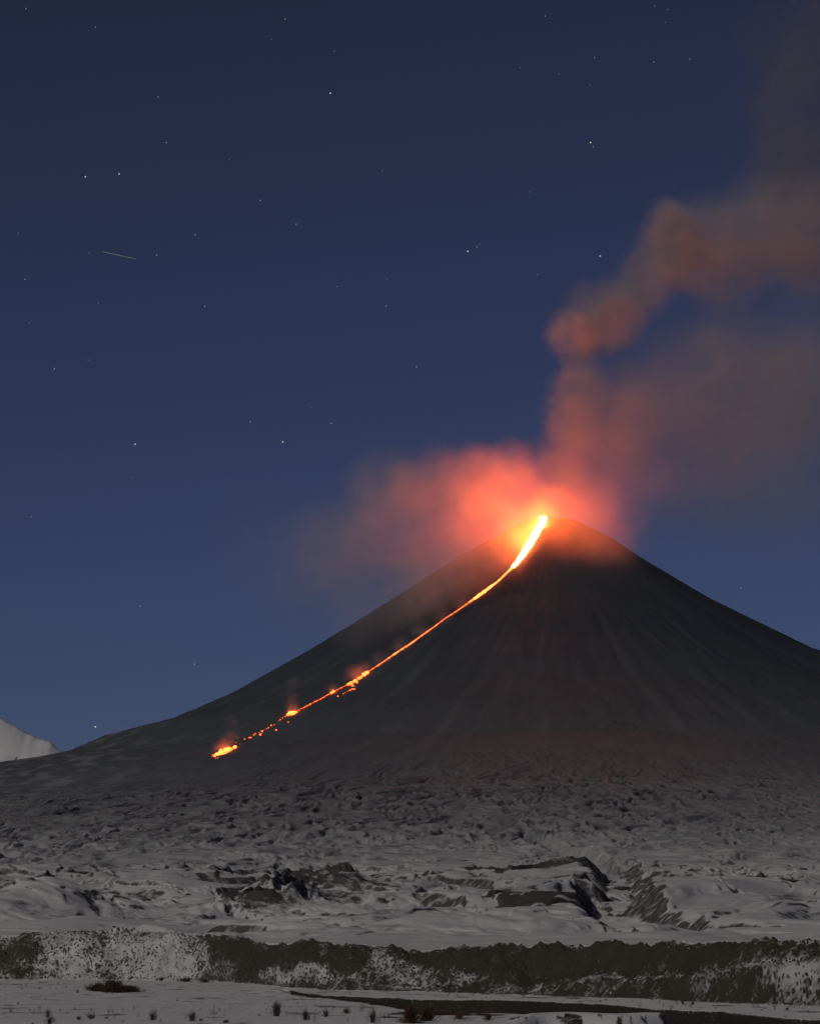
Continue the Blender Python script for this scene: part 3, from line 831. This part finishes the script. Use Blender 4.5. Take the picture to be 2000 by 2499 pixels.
fumes([(1130, 1474, 40, None, .5, .1), (1080, 1508, 38, None, .5, .1), (1030, 1544, 38, None, .5, .1), (980, 1580, 38, None, .5, .1), (930, 1614, 36, None, .5, .1)], 'fumes added along the middle of the stream for its red halo')  # puffs added to give the lava stream a red halo
fumes([(810, 1686, 26, None, .6, .1)], 'small puff of fumes over the single lump in the stream')

# ------------------------------------------------------------------ stars and a light trail
def star_mat(name, col, s):
    m, nt, out = new_mat(name)
    e = N(nt, 'ShaderNodeEmission'); e.inputs['Color'].default_value = (*col, 1); e.inputs['Strength'].default_value = s
    L(nt, e.outputs[0], out.inputs['Surface'])
    m.cycles.emission_sampling = 'NONE'
    return m
SM = [star_mat('star_faint', (.85, .9, 1), 0.12), star_mat('star_middling', (.9, .95, 1), 0.21), star_mat('star_bright', (1, .98, .95), 0.5)]
def star_mesh(k):
    bm = bmesh.new(); bmesh.ops.create_icosphere(bm, subdivisions=2, radius=1)
    me = bpy.data.meshes.new('star'); bm.to_mesh(me); bm.free(); me.materials.append(SM[k]); return me
SME = [star_mesh(k) for k in range(3)]
D_STAR = 160000.0
K = 2000 / 1725.0
stars_b = [(695, 196, 'bright lone star high in the middle of the sky'), (251, 366, 'brighter right-hand star of the close pair at upper left'), (180, 372, 'left-hand star of the close pair at upper left'), (1262, 539, 'bright star just left of the bend in the smoke column'), (285, 935, 'bright star above the left slope, left of the lone mid-sky star'), (595, 930, 'bright star left of the red smoke cloud'), (984, 529, 'bottom left star of a slanting row of three left of the smoke'), (201, 1530, 'bright white star low over the left shoulder of the volcano'), (1242, 300, 'upper star of the tight pair right of the middle of the sky')]
stars_m = [(333, 204), (351, 300), (201, 57), (600, 40), (1147, 34), (1250, 121), (1375, 131), (1451, 124), (1131, 578), (812, 644), (876, 772), (526, 888), (431, 645), (411, 494), (623, 472), (330, 537), (53, 588), (115, 776), (697, 891), (295, 1276), (409, 1398), (1558, 1238), (548, 422), (1248, 309), (1003, 520), (66, 1088), (55, 18)]
stars_d = [(571, 83), (1094, 142), (1176, 156), (1009, 514), (1115, 404), (1418, 396), (278, 1006), (188, 533), (39, 490), (207, 638), (62, 680), (482, 1010), (530, 1033), (985, 865), (709, 603), (815, 588), (804, 360), (1376, 12), (1400, 47), (1405, 20), (704, 108), (482, 336), (725, 984), (1240, 179), (1668, 3), (655, 858), (186, 758)]
def star(px, py, k, rpx, label):
    o = bpy.data.objects.new('star', SME[k]); C.objects.link(o)
    o.location = tuple(at(px * K, py * K, D_STAR)); r_s = rpx * D_STAR / F; o.scale = (r_s,) * 3
    tag(o, label, 'star', 'stars in the night sky')
for px, py, lab in stars_b: star(px, py, 2, 1.9, lab)
for px, py in stars_m: star(px, py, 1, 1.6, 'small pale star in the dark blue sky')
for px, py in stars_d: star(px, py, 0, 1.5, 'very faint star in the dark blue sky')
def trail():  # exposure trail of a moving light, built as a glowing tube
    a = Vector(at(250, 614, 90000.0)); b = Vector(at(332, 632, 90000.0))
    bm = bmesh.new(); n = 14; R0 = 0.85 * 90000 / F
    d = (b - a).normalized(); s = d.cross(Vector((0, 1, 0))).normalized(); u = s.cross(d)
    rings = []
    for i in range(n):
        f = i / (n - 1); r_ = R0 * (0.35 + 0.65 * math.sin(math.pi * min(1, .15 + f * .8)))
        rings.append([bm.verts.new(a.lerp(b, f) - a + (s * math.cos(k * math.tau / 6) + u * math.sin(k * math.tau / 6)) * r_) for k in range(6)])
    for r0, r1 in zip(rings[:-1], rings[1:]):
        for k in range(6): bm.faces.new((r0[k], r0[(k + 1) % 6], r1[(k + 1) % 6], r1[k]))
    bm.faces.new(rings[0][::-1]); bm.faces.new(rings[-1])
    me = bpy.data.meshes.new('trail'); bm.to_mesh(me); bm.free()
    o = link('trail', me, star_mat('trail_glow', (.75, .85, .8), 0.16)); o.location = a
    tag(o, 'thin pale light trail slanting across the sky at the left', 'trail')
trail()

# ------------------------------------------------------------------ rocks
def rock_mesh(seed, sub=2):
    rnd = random.Random(seed)
    bm = bmesh.new(); bmesh.ops.create_icosphere(bm, subdivisions=sub, radius=1)
    planes = [(Vector((rnd.gauss(0, 1), rnd.gauss(0, 1), rnd.gauss(0, 1))).normalized(), rnd.uniform(.55, .9)) for _ in range(9)]
    sx, sy, sz = rnd.uniform(.8, 1.3), rnd.uniform(.8, 1.2), rnd.uniform(.55, .9)
    for v in bm.verts:
        for n_, d_ in planes:
            e = v.co.dot(n_) - d_
            if e > 0: v.co -= n_ * e
        v.co += Vector((rnd.gauss(0, .025), rnd.gauss(0, .025), rnd.gauss(0, .025)))
        v.co = Vector((v.co.x * sx, v.co.y * sy, v.co.z * sz))
    me = bpy.data.meshes.new('boulder'); bm.to_mesh(me); bm.free()
    return me
def rock_material():
    m, nt, out = new_mat('snow_capped_rock')
    b = N(nt, 'ShaderNodeBsdfPrincipled'); b.inputs['Roughness'].default_value = .9; b.inputs['Specular IOR Level'].default_value = .15
    g = N(nt, 'ShaderNodeNewGeometry'); sp = N(nt, 'ShaderNodeSeparateXYZ'); L(nt, g.outputs['Normal'], sp.inputs[0])
    tc = N(nt, 'ShaderNodeTexCoord'); n = N(nt, 'ShaderNodeTexNoise'); n.inputs['Scale'].default_value = 1.7; n.inputs['Detail'].default_value = 4
    L(nt, tc.outputs['Object'], n.inputs['Vector'])
    oi = N(nt, 'ShaderNodeObjectInfo')
    z = math_(nt, 'ADD', sp.outputs['Z'], math_(nt, 'MULTIPLY_ADD', n.outputs['Fac'], 0.8, -0.4))
    z = math_(nt, 'ADD', z, math_(nt, 'MULTIPLY_ADD', oi.outputs['Random'], 0.5, -0.3))
    mr = N(nt, 'ShaderNodeMapRange'); L(nt, z, mr.inputs['Value']); mr.inputs['From Min'].default_value = .62; mr.inputs['From Max'].default_value = .8
    base = mixc(nt, n.outputs['Fac'], (.035, .031, .026), (.10, .085, .068))
    L(nt, mixc(nt, mr.outputs['Result'], base, (.72, .7, .68)), b.inputs['Base Color'])
    L(nt, b.outputs[0], out.inputs['Surface'])
    return m
M_rock = rock_material()
RM = [rock_mesh(400 + k) for k in range(6)]
for me in RM: me.materials.append(M_rock)
rr_ = random.Random(77)
def put_rock(px, d, size, label, group):
    a = (px - CX) / (F * math.cos(TH))
    x = a * d
    z = float(terrain(np.array([x]), np.array([d]), False)[0])
    o = bpy.data.objects.new('boulder', rr_.choice(RM)); C.objects.link(o)
    o.location = (x, d, z + size * .2); o.scale = (size * rr_.uniform(.8, 1.3), size * rr_.uniform(.8, 1.2), size * rr_.uniform(.7, 1.1)); o.rotation_euler = (rr_.uniform(-.3, .3), rr_.uniform(-.3, .3), rr_.uniform(0, 6.3))
    tag(o, label, 'boulder', group)
for k in range(130):
    px = rr_.uniform(-10, 2010)
    d = float(bank_base(px) + bank_width(px) * rr_.uniform(0.97, 1.08))
    put_rock(px, d, d / F * rr_.choice([2, 2.4, 2.8, 3.4, 4.6]), 'dark boulder on the top edge of the stony bank', 'boulders along the top of the bank')
put_rock(226, float(bank_base(226) + bank_width(226) * 1.02), 1.5, 'pointed dark boulder, the largest on the crest at the left of the bank', 'boulders along the top of the bank')
for k in range(110):
    px = rr_.uniform(-10, 2010)
    d = float(bank_base(px) + bank_width(px) * rr_.uniform(0.0, 0.85))
    put_rock(px, d, d / F * rr_.choice([1.8, 2.2, 2.8, 3.6]), 'boulder stuck in the face of the stony bank', 'boulders in the face of the bank')
for k in range(46):
    px = rr_.uniform(0, 330) if k < 26 else rr_.uniform(0, 900)
    d = 3 * F / (rr_.uniform(26, 44) if k < 26 else rr_.uniform(40, 128))
    put_rock(px, d, d / F * rr_.choice([1.6, 2.2, 2.8]), 'small dark stone lying on the snowy plain left of the river channel', 'stones on the snowy plain')
for k in range(36):
    px = rr_.uniform(1080, 2000)
    y0 = np.interp(px, BANK_PX, BANK_BASE_Y); y1 = np.interp(px, WALL_PX, WALL_Y)
    d = 3 * F / (y0 + (y1 - y0) * rr_.uniform(.15, .9) - HORIZON)
    put_rock(px, d, d / F * rr_.choice([1.6, 2.2, 3.0, 3.6]), 'dark stone on the snow strip between bank and river channel', 'stones on the snow strip')
for px, py, sz, lab in [(280, 2484, 5, 'dark stone half buried in snow at the bottom left'), (642, 2479, 6, 'flat black stone beside the grey bush'), (562, 2494, 8, 'rounded brown stone at the bottom edge of the snow plain'), (504, 2490, 6, 'snow-capped stone pair member at the bottom left of the grey bush'), (65, 2447, 6, 'low dark stone near the left edge of the plain'), (104, 2497, 6, 'black stone cut by the bottom edge at the left')]:
    d = 3 * F / (py - HORIZON)
    put_rock(px, d, sz * d / F, lab, 'stones on the snowy plain')

# ------------------------------------------------------------------ shrubs
M_twig = [flat_mat('grey_twig', (.12, .105, .092)), flat_mat('brown_twig', (.085, .062, .047)), flat_mat('red_twig', (.12, .062, .043)), flat_mat('pale_straw', (.22, .18, .12))]
def bush_mesh(seed, n, spread, bend, thick, branchy=3):
    rnd = random.Random(seed)
    V = []; Fc = []
    def stick(a, b, r0, r1):
        d = (b - a)
        if d.length < 1e-6: return
        s = d.cross(Vector((.3, 1, .2))).normalized(); u = s.cross(d).normalized(); i = len(V)
        for c, r in ((a, r0), (b, r1)):
            for k in range(3):
                t = k * math.tau / 3
                V.append(c + (s * math.cos(t) + u * math.sin(t)) * r)
        for k in range(3): Fc.append((i + k, i + (k + 1) % 3, i + 3 + (k + 1) % 3, i + 3 + k))
    for _ in range(n):
        az = rnd.uniform(0, math.tau); tilt = abs(rnd.gauss(0, spread)); h = rnd.uniform(.45, 1.0) * (1 - .25 * min(1, tilt))
        p = Vector((rnd.gauss(0, .12), rnd.gauss(0, .12), -.05)); d = Vector((math.sin(tilt) * math.cos(az), math.sin(tilt) * math.sin(az), math.cos(tilt)))
        segs = 4; r = thick * rnd.uniform(.7, 1.3)
        for s in range(segs):
            q = p + d * h / segs
            stick(p, q, r * (1 - s / segs * .8), r * (1 - (s + 1) / segs * .8))
            if s >= 1:
                for _b in range(branchy):
                    bd = (d + Vector((rnd.gauss(0, .5), rnd.gauss(0, .5), rnd.gauss(.1, .3)))).normalized()
                    stick(p.lerp(q, rnd.random()), q + bd * h * rnd.uniform(.12, .3), r * .5, r * .18)
            p = q; d = (d + Vector((rnd.gauss(0, bend), rnd.gauss(0, bend), rnd.gauss(0, bend * .5)))).normalized()
    me = bpy.data.meshes.new('bush')
    me.from_pydata([tuple(v) for v in V], [], Fc); me.update()
    return me
def put_plant(name, me, mat, px, py, h_px, w_px, label, cat, group, rot=None):
    d = 3 * F / (py - HORIZON)
    q = hit(px, py, 120, 3000, 4000)
    if q is None: return
    d = q[1]
    m2 = me.copy() if me.materials and me.materials[0] is not mat else me
    if not m2.materials: m2.materials.append(mat)
    else: m2.materials[0] = mat
    o = bpy.data.objects.new(name, m2); C.objects.link(o)
    o.location = tuple(q); k = d / F
    o.scale = (w_px * k, w_px * k, h_px * k); o.rotation_euler.z = random.uniform(0, 6)
    tag(o, label, cat, group)
BM = [bush_mesh(600, 150, .42, .12, .012), bush_mesh(601, 230, .85, .2, .022), bush_mesh(602, 80, .55, .15, .014), bush_mesh(603, 14, .35, .1, .010, 2), bush_mesh(604, 5, .12, .06, .012, 1)]
SH = 'dry winter shrubs on the snowy plain'
for me, mat, px, py, h, w, lab in [
    (1, 1, 243, 2420, 22, 52, 'left part of the long dark brown thicket at the foot of the bank'),
    (1, 1, 277, 2422, 36, 56, 'tallest middle part of the dark brown thicket at the foot of the bank'),
    (1, 1, 318, 2421, 18, 54, 'right tail of the dark brown thicket at the foot of the bank'),
    (0, 0, 675, 2480, 38, 26, 'bushy grey upright shrub standing alone left of the river channel'),
    (2, 0, 117, 2484, 28, 14, 'thin grey shrub at the lower left of the plain'),
    (2, 1, 122, 2499, 22, 16, 'low brown shrub cut by the bottom edge at the left'),
    (3, 0, 27, 2470, 28, 12, 'sparse leaning twigs near the left edge'),
    (2, 1, 222, 2486, 14, 22, 'low dark tuft on the snow left of the middle'),
    (2, 1, 193, 2488, 10, 14, 'small brown tuft beside the low dark tuft'),
    (2, 1, 372, 2490, 26, 20, 'loose brown shrub at the bottom between the two thin stems'),
    (2, 0, 470, 2492, 30, 22, 'ragged grey shrub at the bottom left of the bushy grey one'),
    (4, 1, 523, 2478, 48, 18, 'single tall dry stem left of the bushy grey shrub'),
    (4, 1, 563, 2474, 34, 18, 'shorter dry stem close to the bushy grey shrub'),
    (2, 2, 795, 2482, 24, 18, 'small reddish shrub right of the bushy grey one'),
    (2, 1, 745, 2490, 34, 18, 'brown shrub with upright stems right of the bushy grey shrub'),
    (2, 2, 845, 2474, 18, 20, 'low rusty tuft near the dark channel edge'),
    (3, 1, 880, 2470, 24, 18, 'sparse brown twigs beside the rusty tuft'),
    (1, 2, 1000, 2497, 46, 34, 'dense red-brown shrub at the bottom middle of the frame'),
    (1, 2, 1040, 2492, 36, 34, 'red-brown shrub spreading right of the densest one'),
    (2, 2, 910, 2496, 40, 20, 'upright rusty shrub left of the dense red-brown one'),
    (2, 2, 1120, 2486, 20, 34, 'low rusty thicket on the near edge of the channel'),
    (2, 1, 1190, 2490, 22, 26, 'small brown thicket left of the snow mound'),
    (2, 1, 455, 2396, 14, 40, 'long low dark shrub hugging the foot of the bank at its middle left'),
    (2, 1, 500, 2398, 12, 34, 'low dark shrub at the foot of the bank, right of the long one'),
    (2, 1, 395, 2393, 10, 30, 'faint low shrub at the foot of the bank left of the long one'),
    (2, 2, 1665, 2450, 14, 8, 'red twigs on the snow strip below the dark bank'),
    (2, 2, 1690, 2452, 12, 8, 'thin red twigs on the snow strip, right of the larger red ones'),
    (2, 2, 1920, 2466, 10, 10, 'small red-brown twigs on the snow strip near the right edge'),
    (3, 3, 945, 2446, 16, 12, 'pale straw-coloured plant leaning over the channel edge'),
    (2, 2, 190, 2423, 10, 8, 'tiny red-brown tuft left of the dark thicket')]:
    put_plant('shrub', BM[me], M_twig[mat], px, py, h, w, lab, 'shrub', SH)
for k in range(95):
    px = rr_.choice([rr_.uniform(0, 620), rr_.uniform(700, 1200), rr_.uniform(1550, 2000)]); py = rr_.uniform(2462, 2497) if px < 1200 else rr_.uniform(2446, 2466)
    put_plant('grass_tuft', BM[3], M_twig[1], px, py, rr_.uniform(8, 19), rr_.uniform(8, 16), 'short sparse dry tuft poking through the snow', 'grass tuft', 'dry tufts on the snow')
